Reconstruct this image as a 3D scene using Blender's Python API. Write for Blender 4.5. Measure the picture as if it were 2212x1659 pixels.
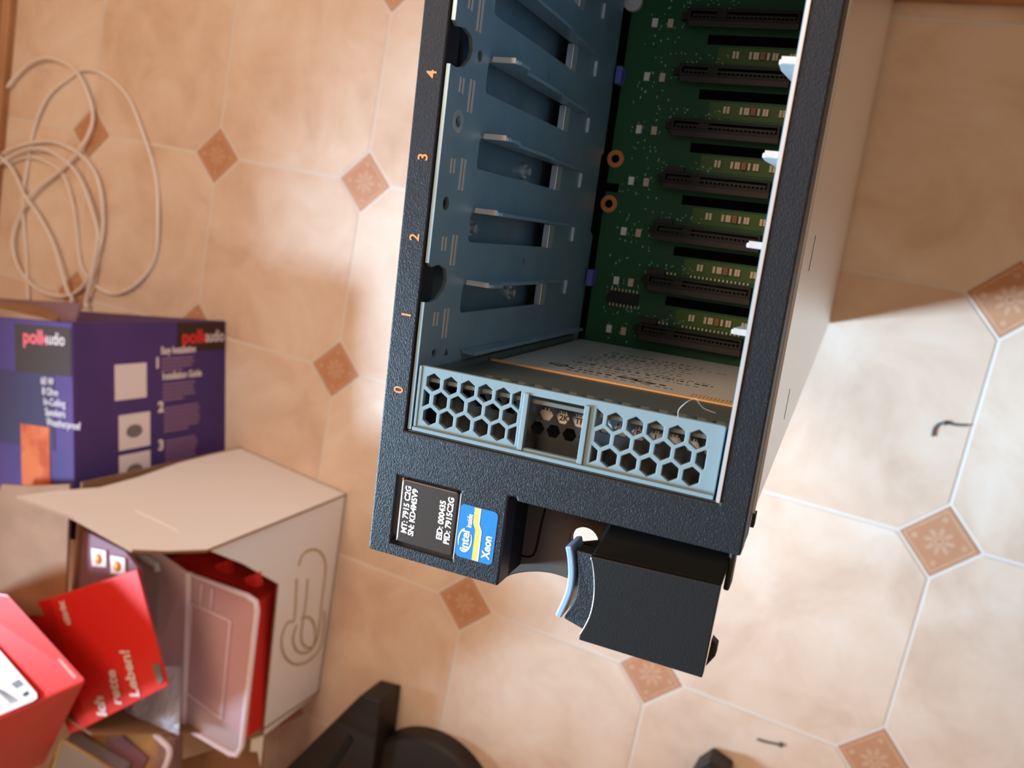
import bpy, bmesh, math, random
from mathutils import Vector, Matrix
random.seed(7)
for o in list(bpy.data.objects): bpy.data.objects.remove(o)
scene = bpy.context.scene
COL = scene.collection
MM = 0.001
# ------------------------------------------------------------------ camera
F_PX = 1813.66
CAM = Vector((1.07353, -0.028376, 0.885438))
CR = Matrix(((0.896799, 0.240309, -0.371489), (0.18807, -0.967057, -0.171555), (-0.400477, 0.083984, -0.91245)))
cd = bpy.data.cameras.new('camera'); cam = bpy.data.objects.new('camera', cd); COL.objects.link(cam)
m = Matrix.Identity(4)
for r in range(3):
    m[r][0] = CR[r][0]; m[r][1] = -CR[r][1]; m[r][2] = -CR[r][2]; m[r][3] = CAM[r]
cam.matrix_world = m
cd.sensor_width = 36; cd.lens = F_PX / 2212 * 36
cd.clip_start = 0.01
cd.dof.use_dof = True; cd.dof.focus_distance = 0.222; cd.dof.aperture_fstop = 21
scene.camera = cam
# ------------------------------------------------------------------ world, lights, exposure
scene.view_settings.view_transform = 'Standard'; scene.view_settings.look = 'None'
scene.view_settings.gamma = 1; scene.view_settings.use_curve_mapping = False
scene.view_settings.exposure = 0.0
w = bpy.data.worlds.new('world'); scene.world = w; w.use_nodes = True
w.node_tree.nodes['Background'].inputs[0].default_value = (1.0, 0.66, 0.42, 1)
w.node_tree.nodes['Background'].inputs[1].default_value = 0.42

def area(name, loc, target, sx, sy, power, color):
    l = bpy.data.lights.new(name, 'AREA'); l.shape = 'RECTANGLE'; l.size = sx; l.size_y = sy
    l.energy = power; l.color = color
    o = bpy.data.objects.new(name, l); COL.objects.link(o); o.location = loc
    o.rotation_euler = (Vector(target) - Vector(loc)).to_track_quat('-Z', 'Y').to_euler()
    return o
area('window_daylight', (-1.5, -1.08, 1.75), (1.2, -0.1, 0.1), 0.42, 1.0, 375, (0.50, 0.76, 1.0))
area('ceiling_lamp', (0.52, 0.42, 1.6), (0.5, -0.2, 0), 0.5, 0.5, 13.5, (1.0, 0.68, 0.46))

# ------------------------------------------------------------------ helpers
def at(px, py, z):
    """world point at height z seen at photo pixel (2212x1659 frame)"""
    d = CR @ Vector(((px - 1106) / F_PX, (py - 829.5) / F_PX, 1))
    return CAM + d * ((z - CAM.z) / d.z)
def on_plane(px, py, p0, n):
    d = CR @ Vector(((px - 1106) / F_PX, (py - 829.5) / F_PX, 1))
    return CAM + d * ((p0 - CAM).dot(n) / d.dot(n))

def tag(o, label=None, cat=None, group=None, kind=None):
    if label: o['label'] = label
    if cat: o['category'] = cat
    if group: o['group'] = group
    if kind: o['kind'] = kind
    return o
def empty(name, loc=(0, 0, 0), matrix=None):
    o = bpy.data.objects.new(name, None); COL.objects.link(o); o.empty_display_size = 0.02
    if matrix is not None: o.matrix_world = matrix
    else: o.location = loc
    return o
def link_mesh(name, me, parent=None):
    o = bpy.data.objects.new(name, me); COL.objects.link(o)
    if parent: o.parent = parent
    return o
def finish(name, bm, mats, parent=None, bevel=0, smooth=False, recalc=True):
    if recalc: bmesh.ops.recalc_face_normals(bm, faces=bm.faces)
    me = bpy.data.meshes.new(name); bm.to_mesh(me); bm.free()
    if not isinstance(mats, (list, tuple)): mats = [mats]
    for x in mats: me.materials.append(x)
    if smooth:
        for p in me.polygons: p.use_smooth = True
    o = link_mesh(name, me, parent)
    if bevel:
        b = o.modifiers.new('bevel', 'BEVEL'); b.width = bevel; b.segments = 2; b.limit_method = 'ANGLE'; b.angle_limit = math.radians(35)
    return o

def add_prism(bm, outer, holes, d0, d1, mp, mi=0, mi_side=None, mi_far=None):
    """extruded flat shape (with holes); mp(a, b, d) -> xyz"""
    if mi_side is None: mi_side = mi
    if mi_far is None: mi_far = mi
    loops = [outer] + list(holes)
    for d, idx in ((d0, mi), (d1, mi_far)):
        edges = []
        vv = []
        for lp in loops:
            vs = [bm.verts.new(mp(a, b, d)) for a, b in lp]
            vv.append(vs)
            for i in range(len(vs)): edges.append(bm.edges.new((vs[i], vs[(i + 1) % len(vs)])))
        if holes:
            g = bmesh.ops.triangle_fill(bm, use_beauty=True, use_dissolve=False, edges=edges)['geom']
            for f in g:
                if isinstance(f, bmesh.types.BMFace): f.material_index = idx
        else:
            f = bm.faces.new(vv[0]); f.material_index = idx
        if d == d0: first = vv
        else: second = vv
    for A, B in zip(first, second):
        for i in range(len(A)):
            j = (i + 1) % len(A)
            f = bm.faces.new((A[i], A[j], B[j], B[i])); f.material_index = mi_side
def add_hexa(bm, a, b, mi=0):
    va = [bm.verts.new(p) for p in a]; vb = [bm.verts.new(p) for p in b]
    n = len(va); fs = [bm.faces.new(va), bm.faces.new(vb)]
    for i in range(n): fs.append(bm.faces.new((va[i], va[(i + 1) % n], vb[(i + 1) % n], vb[i])))
    for f in fs: f.material_index = mi
def add_tube(bm, pts, r, n=8, closed=False, mi=0):
    rings = []
    L = len(pts)
    for i, p in enumerate(pts):
        a = pts[(i - 1) % L] if (i > 0 or closed) else pts[i]
        b = pts[(i + 1) % L] if (i < L - 1 or closed) else pts[i]
        t = (Vector(b) - Vector(a)).normalized()
        up = Vector((0, 0, 1)) if abs(t.z) < 0.9 else Vector((1, 0, 0))
        x = t.cross(up).normalized(); y = x.cross(t)
        rings.append([bm.verts.new(Vector(p) + x * (r * math.cos(2 * math.pi * k / n)) + y * (r * math.sin(2 * math.pi * k / n))) for k in range(n)])
    for i in range(L if closed else L - 1):
        A = rings[i]; B = rings[(i + 1) % L]
        for k in range(n):
            f = bm.faces.new((A[k], A[(k + 1) % n], B[(k + 1) % n], B[k])); f.material_index = mi
    if not closed:
        bm.faces.new(rings[0]); bm.faces.new(rings[-1])
def catmull(P, n=8):
    out = []
    for i in range(len(P) - 1):
        p0 = P[max(i - 1, 0)]; p1 = P[i]; p2 = P[i + 1]; p3 = P[min(i + 2, len(P) - 1)]
        for k in range(n):
            t = k / n
            out.append(tuple(0.5 * ((2 * p1[c]) + (-p0[c] + p2[c]) * t + (2 * p0[c] - 5 * p1[c] + 4 * p2[c] - p3[c]) * t * t + (-p0[c] + 3 * p1[c] - 3 * p2[c] + p3[c]) * t ** 3) for c in range(len(p1))))
    out.append(tuple(P[-1])); return out
def circle(cx, cy, r, n=20, ry=None, ph=0):
    ry = ry or r
    return [(cx + r * math.cos(2 * math.pi * k / n + ph), cy + ry * math.sin(2 * math.pi * k / n + ph)) for k in range(n)]
def rrect(x0, y0, x1, y1, r, n=4):
    out = []
    for cx, cy, a0 in ((x1 - r, y1 - r, 0), (x0 + r, y1 - r, 90), (x0 + r, y0 + r, 180), (x1 - r, y0 + r, 270)):
        for k in range(n + 1):
            a = math.radians(a0 + 90 * k / n); out.append((cx + r * math.cos(a), cy + r * math.sin(a)))
    return out

# ------------------------------------------------------------------ materials
def mat(name, col, rough=0.5, metal=0.0, bump=None, spec=0.5, vary=None, alpha=None, trans=0.0, ior=1.45):
    """bump = (scale xyz, strength, distance); vary = (other colour, scale, low, high)"""
    m = bpy.data.materials.new(name); m.use_nodes = True
    nt = m.node_tree; b = nt.nodes['Principled BSDF']
    b.inputs['Base Color'].default_value = (*col, 1); b.inputs['Roughness'].default_value = rough
    b.inputs['Metallic'].default_value = metal; b.inputs['Specular IOR Level'].default_value = spec
    b.inputs['IOR'].default_value = ior
    if trans: b.inputs['Transmission Weight'].default_value = trans
    if alpha is not None: b.inputs['Alpha'].default_value = alpha
    tc = nt.nodes.new('ShaderNodeTexCoord')
    if vary:
        n = nt.nodes.new('ShaderNodeTexNoise'); n.inputs['Scale'].default_value = vary[1]; n.inputs['Detail'].default_value = 5
        nt.links.new(tc.outputs['Object'], n.inputs['Vector'])
        r = nt.nodes.new('ShaderNodeValToRGB'); r.color_ramp.elements[0].position = vary[2]; r.color_ramp.elements[1].position = vary[3]
        r.color_ramp.elements[0].color = (*col, 1); r.color_ramp.elements[1].color = (*vary[0], 1)
        nt.links.new(n.outputs['Fac'], r.inputs['Fac']); nt.links.new(r.outputs['Color'], b.inputs['Base Color'])
    if bump:
        mp = nt.nodes.new('ShaderNodeMapping'); mp.inputs['Scale'].default_value = bump[0]
        n = nt.nodes.new('ShaderNodeTexNoise'); n.inputs['Scale'].default_value = 1; n.inputs['Detail'].default_value = 2
        bp = nt.nodes.new('ShaderNodeBump'); bp.inputs['Strength'].default_value = bump[1]; bp.inputs['Distance'].default_value = bump[2]
        nt.links.new(tc.outputs['Object'], mp.inputs['Vector']); nt.links.new(mp.outputs['Vector'], n.inputs['Vector'])
        nt.links.new(n.outputs['Fac'], bp.inputs['Height']); nt.links.new(bp.outputs['Normal'], b.inputs['Normal'])
    return m

def tile_mat():
    m = bpy.data.materials.new('octagon_tile'); m.use_nodes = True; nt = m.node_tree; b = nt.nodes['Principled BSDF']
    g = nt.nodes.new('ShaderNodeNewGeometry'); oi = nt.nodes.new('ShaderNodeObjectInfo')
    n1 = nt.nodes.new('ShaderNodeTexNoise'); n1.noise_dimensions = '4D'; n1.inputs['Scale'].default_value = 11; n1.inputs['Detail'].default_value = 6; n1.inputs['Roughness'].default_value = 0.6
    n1.inputs['Distortion'].default_value = 0.6
    mu = nt.nodes.new('ShaderNodeMath'); mu.operation = 'MULTIPLY'; mu.inputs[1].default_value = 40
    nt.links.new(oi.outputs['Random'], mu.inputs[0]); nt.links.new(mu.outputs[0], n1.inputs['W'])
    nt.links.new(g.outputs['Position'], n1.inputs['Vector'])
    r = nt.nodes.new('ShaderNodeValToRGB'); e = r.color_ramp.elements
    e[0].position = 0.3; e[0].color = (0.62, 0.455, 0.345, 1); e[1].position = 0.72; e[1].color = (0.81, 0.71, 0.62, 1)
    x = e.new(0.5); x.color = (0.74, 0.59, 0.475, 1)
    nt.links.new(n1.outputs['Fac'], r.inputs['Fac'])
    # whole-tile tint
    mx = nt.nodes.new('ShaderNodeMix'); mx.data_type = 'RGBA'; mx.blend_type = 'MULTIPLY'; mx.inputs[0].default_value = 1
    rr = nt.nodes.new('ShaderNodeValToRGB'); rr.color_ramp.elements[0].color = (0.92, 0.86, 0.82, 1); rr.color_ramp.elements[1].color = (1, 1, 1, 1)
    nt.links.new(oi.outputs['Random'], rr.inputs['Fac'])
    nt.links.new(r.outputs['Color'], mx.inputs[6]); nt.links.new(rr.outputs['Color'], mx.inputs[7])
    nt.links.new(mx.outputs[2], b.inputs['Base Color'])
    b.inputs['Roughness'].default_value = 0.55
    return m
def math_node(nt, op, a, b=None, c=None):
    n = nt.nodes.new('ShaderNodeMath'); n.operation = op
    for i, v in enumerate((a, b, c)):
        if v is None: continue
        if isinstance(v, (int, float)): n.inputs[i].default_value = v
        else: nt.links.new(v, n.inputs[i])
    return n.outputs[0]
def diamond_mat():
    """terracotta insert with a printed pale eight-petal flower, corner leaves and a thin border (flat print)"""
    m = bpy.data.materials.new('diamond_tile'); m.use_nodes = True; nt = m.node_tree; b = nt.nodes['Principled BSDF']
    tc = nt.nodes.new('ShaderNodeTexCoord'); sp = nt.nodes.new('ShaderNodeSeparateXYZ')
    mp = nt.nodes.new('ShaderNodeMapping'); mp.inputs['Rotation'].default_value = (0, 0, math.radians(45)); mp.inputs['Scale'].default_value = (1 / 0.026, 1 / 0.026, 1)
    nt.links.new(tc.outputs['Object'], mp.inputs['Vector']); nt.links.new(mp.outputs['Vector'], sp.inputs['Vector'])
    X, Y = sp.outputs['X'], sp.outputs['Y']
    rad = math_node(nt, 'SQRT', math_node(nt, 'ADD', math_node(nt, 'MULTIPLY', X, X), math_node(nt, 'MULTIPLY', Y, Y)))
    ang = math_node(nt, 'ARCTAN2', Y, X)
    pet = math_node(nt, 'ABSOLUTE', math_node(nt, 'COSINE', math_node(nt, 'MULTIPLY', ang, 4)))
    lim = math_node(nt, 'MULTIPLY_ADD', pet, 0.42, 0.12)
    fl = math_node(nt, 'LESS_THAN', rad, lim)
    inner = math_node(nt, 'GREATER_THAN', rad, 0.09)
    ring = math_node(nt, 'GREATER_THAN', math_node(nt, 'ABSOLUTE', math_node(nt, 'SUBTRACT', rad, 0.2)), 0.02)
    flower = math_node(nt, 'MULTIPLY', math_node(nt, 'MULTIPLY', fl, inner), ring)
    ax = math_node(nt, 'ABSOLUTE', X); ay = math_node(nt, 'ABSOLUTE', Y)
    mxx = math_node(nt, 'MAXIMUM', ax, ay)
    line = math_node(nt, 'LESS_THAN', math_node(nt, 'ABSOLUTE', math_node(nt, 'SUBTRACT', mxx, 0.84)), 0.035)
    dx = math_node(nt, 'SUBTRACT', ax, 0.6); dy = math_node(nt, 'SUBTRACT', ay, 0.6)
    dot = math_node(nt, 'LESS_THAN', math_node(nt, 'ADD', math_node(nt, 'MULTIPLY', dx, dx), math_node(nt, 'MULTIPLY', dy, dy)), 0.012)
    tot = math_node(nt, 'MINIMUM', math_node(nt, 'ADD', math_node(nt, 'ADD', flower, dot), line), 1)
    nz = nt.nodes.new('ShaderNodeTexNoise'); nz.inputs['Scale'].default_value = 120; nt.links.new(tc.outputs['Object'], nz.inputs['Vector'])
    f = math_node(nt, 'MULTIPLY', tot, math_node(nt, 'MULTIPLY_ADD', nz.outputs['Fac'], 0.4, 0.12))
    mix = nt.nodes.new('ShaderNodeMix'); mix.data_type = 'RGBA'; nt.links.new(f, mix.inputs[0])
    mix.inputs[6].default_value = (0.50, 0.245, 0.135, 1); mix.inputs[7].default_value = (0.70, 0.52, 0.38, 1)
    nt.links.new(mix.outputs[2], b.inputs['Base Color']); b.inputs['Roughness'].default_value = 0.55
    return m

M = {}
M['tile'] = tile_mat(); M['diamond'] = diamond_mat()
M['grout'] = mat('grout', (0.72, 0.67, 0.62), 0.6)
M['wood'] = mat('brown_wood', (0.30, 0.13, 0.05), 0.4, vary=((0.42, 0.2, 0.08), 12, 0.35, 0.65))
M['wallpaint'] = mat('wall_paint', (0.62, 0.5, 0.38), 0.8)
M['bezel'] = mat('black_leather_grain_plastic', (0.013, 0.015, 0.019), 0.42, bump=((4200, 1700, 2500), 1.0, 0.00013), spec=0.22)
M['bezel_fine'] = mat('black_fine_grain_plastic', (0.010, 0.011, 0.012), 0.45, bump=((4200, 1700, 2500), 0.6, 0.0001), spec=0.26)
M['black'] = mat('matt_black_plastic', (0.016, 0.014, 0.014), 0.55)
M['dark_brown'] = mat('dark_chassis_paint', (0.055, 0.042, 0.032), 0.6)
M['steel'] = mat('zinc_steel', (0.31, 0.44, 0.52), 0.42, metal=0.55, vary=((0.26, 0.39, 0.475), 90, 0.35, 0.65))  # zinc tinted extra blue; daylight reflected in the bay is in the colour
M['steel_bright'] = mat('bright_steel', (0.78, 0.80, 0.82), 0.3, metal=0.7)
M['steel_pale'] = mat('pale_steel', (0.62, 0.60, 0.58), 0.4, metal=0.5)  # paler steel for the right rails; also paints lit edges
M['cover'] = mat('brushed_steel_cover', (0.70, 0.68, 0.66), 0.28, metal=0.9)
M['grille'] = mat('blue_grey_plastic', (0.165, 0.245, 0.28), 0.5, bump=((700, 700, 700), 0.25, 0.0001))
M['inner_grey'] = mat('grey_green_metal', (0.13, 0.15, 0.14), 0.45, metal=0.4)
M['inner_dark'] = mat('dark_grey_green_metal', (0.016, 0.02, 0.02), 0.6)
M['label_grey'] = mat('pale_drive_label', (0.62, 0.61, 0.57), 0.25)
M['ink'] = mat('black_ink', (0.02, 0.02, 0.02), 0.5)
M['white'] = mat('white_print', (0.85, 0.85, 0.85), 0.5)
M['orange_num'] = mat('orange_print', (0.78, 0.24, 0.07), 0.5)
M['copper'] = mat('copper_ring', (0.75, 0.26, 0.08), 0.35, metal=0.4)
M['label_black'] = mat('dark_brown_label', (0.035, 0.028, 0.024), 0.35)
M['sticker_blue'] = mat('blue_sticker', (0.02, 0.19, 0.48), 0.35)
M['sticker_yellow'] = mat('yellow_sticker_band', (0.85, 0.50, 0.12), 0.35)
M['tab_blue'] = mat('light_blue_plastic', (0.22, 0.38, 0.70), 0.35)
M['clip_blue'] = mat('violet_blue_plastic', (0.12, 0.13, 0.42), 0.4)
M['pcb'] = mat('green_circuit_board', (0.005, 0.085, 0.026), 0.5, vary=((0.012, 0.085, 0.026), 60, 0.4, 0.6))
M['pcb_pad'] = mat('yellow_green_board', (0.060, 0.13, 0.022), 0.5)
M['conn'] = mat('dark_connector_plastic', (0.014, 0.011, 0.010), 0.55)
M['conn_rim'] = mat('brown_grey_connector_plastic', (0.036, 0.027, 0.024), 0.55)
M['solder'] = mat('solder', (0.75, 0.66, 0.42), 0.35, metal=0.5)
M['cap'] = mat('cream_ceramic', (0.80, 0.66, 0.48), 0.5)
M['cap_brown'] = mat('brown_ceramic', (0.33, 0.15, 0.07), 0.5)
M['led_white'] = mat('white_led', (0.85, 0.80, 0.74), 0.4)
M['led_tan'] = mat('tan_led', (0.68, 0.52, 0.36), 0.4)
M['silk'] = mat('silkscreen', (0.40, 0.52, 0.40), 0.6)
M['gold'] = mat('orange_copper_edge', (0.78, 0.44, 0.18), 0.4)
M['void'] = mat('dark_cavity', (0.006, 0.006, 0.006), 0.9)
M['purple'] = mat('purple_printed_card', (0.085, 0.040, 0.165), 0.7, spec=0.25, vary=((0.065, 0.036, 0.15), 8, 0.4, 0.6))
M['purple_dark'] = mat('dark_purple_card', (0.045, 0.03, 0.075), 0.7, spec=0.25)
M['purple_pale'] = mat('faded_purple_print', (0.24, 0.13, 0.24), 0.5)
M['brown_print'] = mat('dark_brown_print', (0.05, 0.025, 0.018), 0.7, spec=0.25)
M['card'] = mat('brown_cardboard', (0.31, 0.155, 0.08), 0.8, vary=((0.26, 0.13, 0.065), 20, 0.4, 0.6))
M['white_card'] = mat('white_card', (0.91, 0.86, 0.84), 0.6)
M['print_white'] = mat('pale_print', (0.80, 0.68, 0.66), 0.6)
M['print_grey'] = mat('grey_print', (0.18, 0.16, 0.15), 0.6)
M['orange_photo'] = mat('orange_printed_photo', (0.62, 0.16, 0.06), 0.8, spec=0.2, vary=((0.45, 0.08, 0.03), 30, 0.45, 0.6))
M['red_print'] = mat('red_lettering', (0.72, 0.02, 0.015), 0.5)
M['red'] = mat('red_carton', (0.72, 0.03, 0.022), 0.42)
M['red_dark'] = mat('shaded_red_carton', (0.66, 0.02, 0.018), 0.5)
M['worn_red'] = mat('worn_pale_red_edge', (0.85, 0.22, 0.16), 0.6)
M['logo_brown'] = mat('gold_brown_print', (0.50, 0.34, 0.20), 0.5)
M['clear'] = mat('milky_clear_plastic', (0.93, 0.78, 0.85), 0.18, alpha=0.32)
M['clear_rim'] = mat('milky_plastic_rim', (0.95, 0.80, 0.88), 0.2, alpha=0.8)
M['bag'] = mat('bluish_plastic_bag', (0.82, 0.86, 1.0), 0.22, alpha=0.85, bump=((60, 60, 60), 0.8, 0.004))
M['blister'] = mat('dusky_blister_plastic', (0.22, 0.10, 0.125), 0.6, spec=0.25)
M['orange'] = mat('orange_tablet', (0.80, 0.30, 0.05), 0.4)
M['amber'] = mat('amber_film', (0.50, 0.27, 0.10), 0.25, vary=((0.28, 0.15, 0.14), 18, 0.42, 0.58))
M['goldfoil'] = mat('gold_foil', (0.80, 0.66, 0.35), 0.25, metal=0.8)
M['silverfoil'] = mat('silver_blue_foil', (0.55, 0.58, 0.66), 0.25, metal=0.7)
M['cable'] = mat('white_cable_jacket', (0.80, 0.72, 0.66), 0.45)
M['dark_plastic'] = mat('dark_brown_black_plastic', (0.016, 0.010, 0.009), 0.5)
M['lint'] = mat('grey_lint', (0.10, 0.10, 0.10), 0.9)
M['tray_black'] = mat('shaded_black', (0.003, 0.004, 0.004), 0.75, spec=0.2)  # extra dark black: shade on the latch slope is in the colour

def text(body, size, mtx, material, name='lettering', parent=None, ext=0.00004, align='LEFT', xs=1.0, bold=0.0):
    cu = bpy.data.curves.new('t', 'FONT'); cu.body = body; cu.size = size; cu.extrude = ext; cu.align_x = align; cu.align_y = 'CENTER'
    cu.offset = bold; cu.resolution_u = 3
    t = bpy.data.objects.new('t', cu); COL.objects.link(t)
    dg = bpy.context.evaluated_depsgraph_get()
    me = bpy.data.meshes.new_from_object(t.evaluated_get(dg)); me.name = name
    bpy.data.objects.remove(t); bpy.data.curves.remove(cu)
    me.transform(mtx @ Matrix.Diagonal((xs, 1, 1, 1)))
    me.materials.clear(); me.materials.append(material)
    return link_mesh(name, me, parent)
def frame(o, x, y):
    """matrix with origin o, x axis along x, y roughly along y"""
    x = Vector(x).normalized(); z = x.cross(Vector(y)).normalized(); y = z.cross(x)
    M4 = Matrix.Identity(4)
    for r in range(3): M4[r][0] = x[r]; M4[r][1] = y[r]; M4[r][2] = z[r]; M4[r][3] = o[r]
    return M4

# ================================================================== SETTING
P = 0.235597; HD = 0.0378; J = 0.0018
bm = bmesh.new()
add_prism(bm, [(-0.6, -2.4), (3.2, -2.4), (3.2, 1.6), (-0.6, 1.6)], [], -0.03, -0.0007, lambda a, b, d: (a, b, d))
floor = tag(finish('floor', bm, M['grout']), kind='structure')
h = P / 2 - J; c = P / 2 - HD - J * 0.4
octo = [(h, -c), (h, c), (c, h), (-c, h), (-h, c), (-h, -c), (-c, -h), (c, -h)]
bm = bmesh.new(); add_prism(bm, octo, [], -0.0006, 0.0, lambda a, b, d: (a, b, d)); bmesh.ops.recalc_face_normals(bm, faces=bm.faces)
ome = bpy.data.meshes.new('octagon_tile'); bm.to_mesh(ome); bm.free(); ome.materials.append(M['tile'])
q = HD - J * 1.1
bm = bmesh.new(); add_prism(bm, [(q, 0), (0, q), (-q, 0), (0, -q)], [], -0.0006, 0.0, lambda a, b, d: (a, b, d)); bmesh.ops.recalc_face_normals(bm, faces=bm.faces)
dme = bpy.data.meshes.new('diamond_tile'); bm.to_mesh(dme); bm.free(); dme.materials.append(M['diamond'])
for i in range(-1, 9):
    for j in range(-2, 7):
        cx, cy = (i + .5) * P, -(j + .5) * P
        o = link_mesh('octagon_tile', ome, floor); o.location = (cx, cy, 0)
        o = link_mesh('diamond_tile', dme, floor); o.location = (i * P, -j * P, 0)
# left wall with the window the daylight comes through; its wooden skirting enters the frame at the left
bm = bmesh.new()
add_prism(bm, [(-2.4, 0), (1.6, 0), (1.6, 2.6), (-2.4, 2.6)], [[(-0.80, 0.7), (-0.30, 0.7), (-0.30, 2.2), (-0.80, 2.2)]], -0.30, -0.21, lambda a, b, d: (d, a, b))
tag(finish('wall_left', bm, M['wallpaint']), kind='structure')
bm = bmesh.new()
for y0, y1, z0, z1 in ((-0.80, -0.30, 0.7, 0.73), (-0.80, -0.30, 2.17, 2.2), (-0.80, -0.77, 0.73, 2.17), (-0.33, -0.30, 0.73, 2.17)):
    add_prism(bm, [(y0, z0), (y1, z0), (y1, z1), (y0, z1)], [], -0.27, -0.23, lambda a, b, d: (d, a, b))
tag(finish('window_1', bm, M['white_card']), kind='structure')
prof = [(-0.21, 0), (-0.176, 0), (-0.176, 0.012), (-0.184, 0.016), (-0.184, 0.030), (-0.190, 0.034), (-0.190, 0.07), (-0.198, 0.08), (-0.21, 0.08)]
bm = bmesh.new(); add_prism(bm, prof, [], -2.4, 1.6, lambda a, b, d: (a + 0.0, d, b))
tag(finish('baseboard_left', bm, M['wood'], bevel=0.002), kind='structure')
bm = bmesh.new()
add_prism(bm, [(0.99, 0.2475), (3.2, 0.3075), (3.2, 0.36), (0.99, 0.30)], [], 0.0002, 0.010, lambda a, b, d: (a, b, d))
tag(finish('trim_1', bm, M['wood'], bevel=0.002), kind='structure')

# ================================================================== SERVER
D = 712.3
SR = Matrix(((0.997925, -0.051481, 0.038684), (0.05283, 0.998, -0.034715), (-0.036819, 0.036687, 0.998648)))
SO = Vector((0.974254, -0.109934, 0.71353))
loc = SO - Vector((SR[0][2], SR[1][2], SR[2][2])) * D * MM
SM = SR.to_4x4(); SM.translation = loc
server = tag(empty('rack_server', matrix=SM), 'black-fronted rack server standing on its rear end with open numbered drive bays and silver cover', 'server')
FR = lambda a, b, d: (a * MM, b * MM, (D - d) * MM)          # (u, v, depth w)
SD = lambda a, b, d: (d * MM, b * MM, (D - a) * MM)          # (w, v, u)
TP = lambda a, b, d: (a * MM, d * MM, (D - b) * MM)          # (u, w, v)
def box(name, u0, u1, v0, v1, w0, w1, m, parent, bevel=0):
    bm = bmesh.new(); add_prism(bm, [(u0, v0), (u1, v0), (u1, v1), (u0, v1)], [], w0, w1, FR)
    return finish(name, bm, m, parent, bevel)
def boxes(name, L, m, parent, bevel=0):
    bm = bmesh.new()
    for u0, u1, v0, v1, w0, w1 in L: add_prism(bm, [(u0, v0), (u1, v0), (u1, v1), (u0, v1)], [], w0, w1, FR)
    return finish(name, bm, m, parent, bevel)
VT = 466
# bezel: one moulded front with the drive opening, the label recess and the ear
bm = bmesh.new()
outer = [(0, 0), (35.0, 0), (34.8, 21.9), (36.6, 22.1), (36.9, 21.3), (87, 21.6), (87, VT), (0, VT)]
holes = [[(6.6, 31.5), (80.9, 31.5), (80.9, 184), (6.6, 184)], [(6.0, 2.9), (22.9, 2.9), (22.9, 20.2), (6.0, 20.2)]]
add_prism(bm, outer, holes, 0, 6.5, FR)
bezel = finish('front_bezel', bm, M['bezel'], server, bevel=0.0005)
# numbers 0-7 printed beside the bays, reading upwards
UM = lambda u, v, w: frame(Vector(FR(u, v, w)), (0, 1, 0), (-1, 0, 0))
for k in range(8):
    text(str(k), 0.0035, UM(3.9, 41.0 + 17.92 * k, -0.05), M['orange_num'], 'bay_number', bezel, align='CENTER', bold=0.00004)
# information label (the matrix code is left out)
bm = bmesh.new(); add_prism(bm, rrect(7.2, 3.7, 22.3, 19.6, 0.8), [], 0.4, 3, FR)
lab = tag(finish('information_label', bm, M['label_black'], server, bevel=0.0003), 'dark label plate with white serial lines')
for s, u, v in (('MT: 7915 C2G', 9.1, 6.2), ('SN: KD4M5V9', 11.0, 6.0), ('EID: 000435', 18.6, 7.0), ('PID: 7915C2G', 20.6, 6.4)):
    text(s, 0.0021, UM(u, v, 0.35), M['white'], 'lettering', lab, bold=0.00006, xs=0.94)
box('recess_glint', 22.9, 23.15, 3.4, 19.8, -0.06, 0.4, M['steel_pale'], bezel)  # pale strip paints the light on the recess's inner wall
box('label_edge', 6.9, 7.15, 3.7, 19.6, 0.9, 3, M['white'], lab)
# processor sticker
bm = bmesh.new(); add_prism(bm, rrect(23.3, 4.5, 32.9, 17.5, 1.1), [], -0.10, 0.0, FR)
st = tag(finish('processor_sticker', bm, M['sticker_blue'], server), 'bright blue sticker with white words and yellow stripe')
bm = bmesh.new()
for (wd, off) in ((1.3, 0),):
    L = [(28.4, 4.6), (28.4, 12.0), (27.6, 13.6), (27.6, 17.4)]
    poly = [(a - wd / 2, b) for a, b in L] + [(a + wd / 2, b) for a, b in reversed(L)]
    add_prism(bm, poly, [], -0.16, -0.1, FR)
finish('yellow_band', bm, M['sticker_yellow'], st)
bm = bmesh.new()
L = [(29.2, 4.6), (29.2, 12.0), (28.4, 13.6), (28.4, 17.4)]
add_prism(bm, [(a - .12, b) for a, b in L] + [(a + .18, b) for a, b in reversed(L)], [], -0.17, -0.1, FR)
finish('white_line', bm, M['white'], st)
text('intel', 0.0030, UM(25.5, 6.4, -0.14), M['white'], 'lettering', st, bold=0.00006, xs=0.95)
text('inside', 0.0019, UM(26.1, 12.2, -0.14), M['white'], 'lettering', st, bold=0.00003, xs=0.75)
text('Xeon', 0.0028, UM(31.2, 5.8, -0.14), M['white'], 'lettering', st, bold=0.00007, xs=0.9)
bm = bmesh.new()
def arcband(a0, a1, r_in, r_out, n=18):
    o, i_ = [], []
    for k in range(n + 1):
        a = math.radians(a0 + (a1 - a0) * k / n); t = k / n
        th = math.sin(math.pi * t) * 0.22 + 0.10
        o.append((25.4 + (r_out) * math.cos(a), 8.9 + 1.65 * (r_out) * math.sin(a)))
        i_.append((25.4 + (r_out - th) * math.cos(a), 8.9 + 1.65 * (r_out - th) * math.sin(a)))
    return o + i_[::-1]
add_prism(bm, arcband(100, 215, 0, 1.75), [], -0.17, -0.1, FR)
add_prism(bm, arcband(235, 400, 0, 1.8), [], -0.17, -0.1, FR)
finish('ring_mark', bm, M['white'], st)
# small paint chips
boxes('paint_chip', [(83.0, 83.6, 13.0, 14.0, -0.04, 0.2)], M['white'], server)
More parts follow.
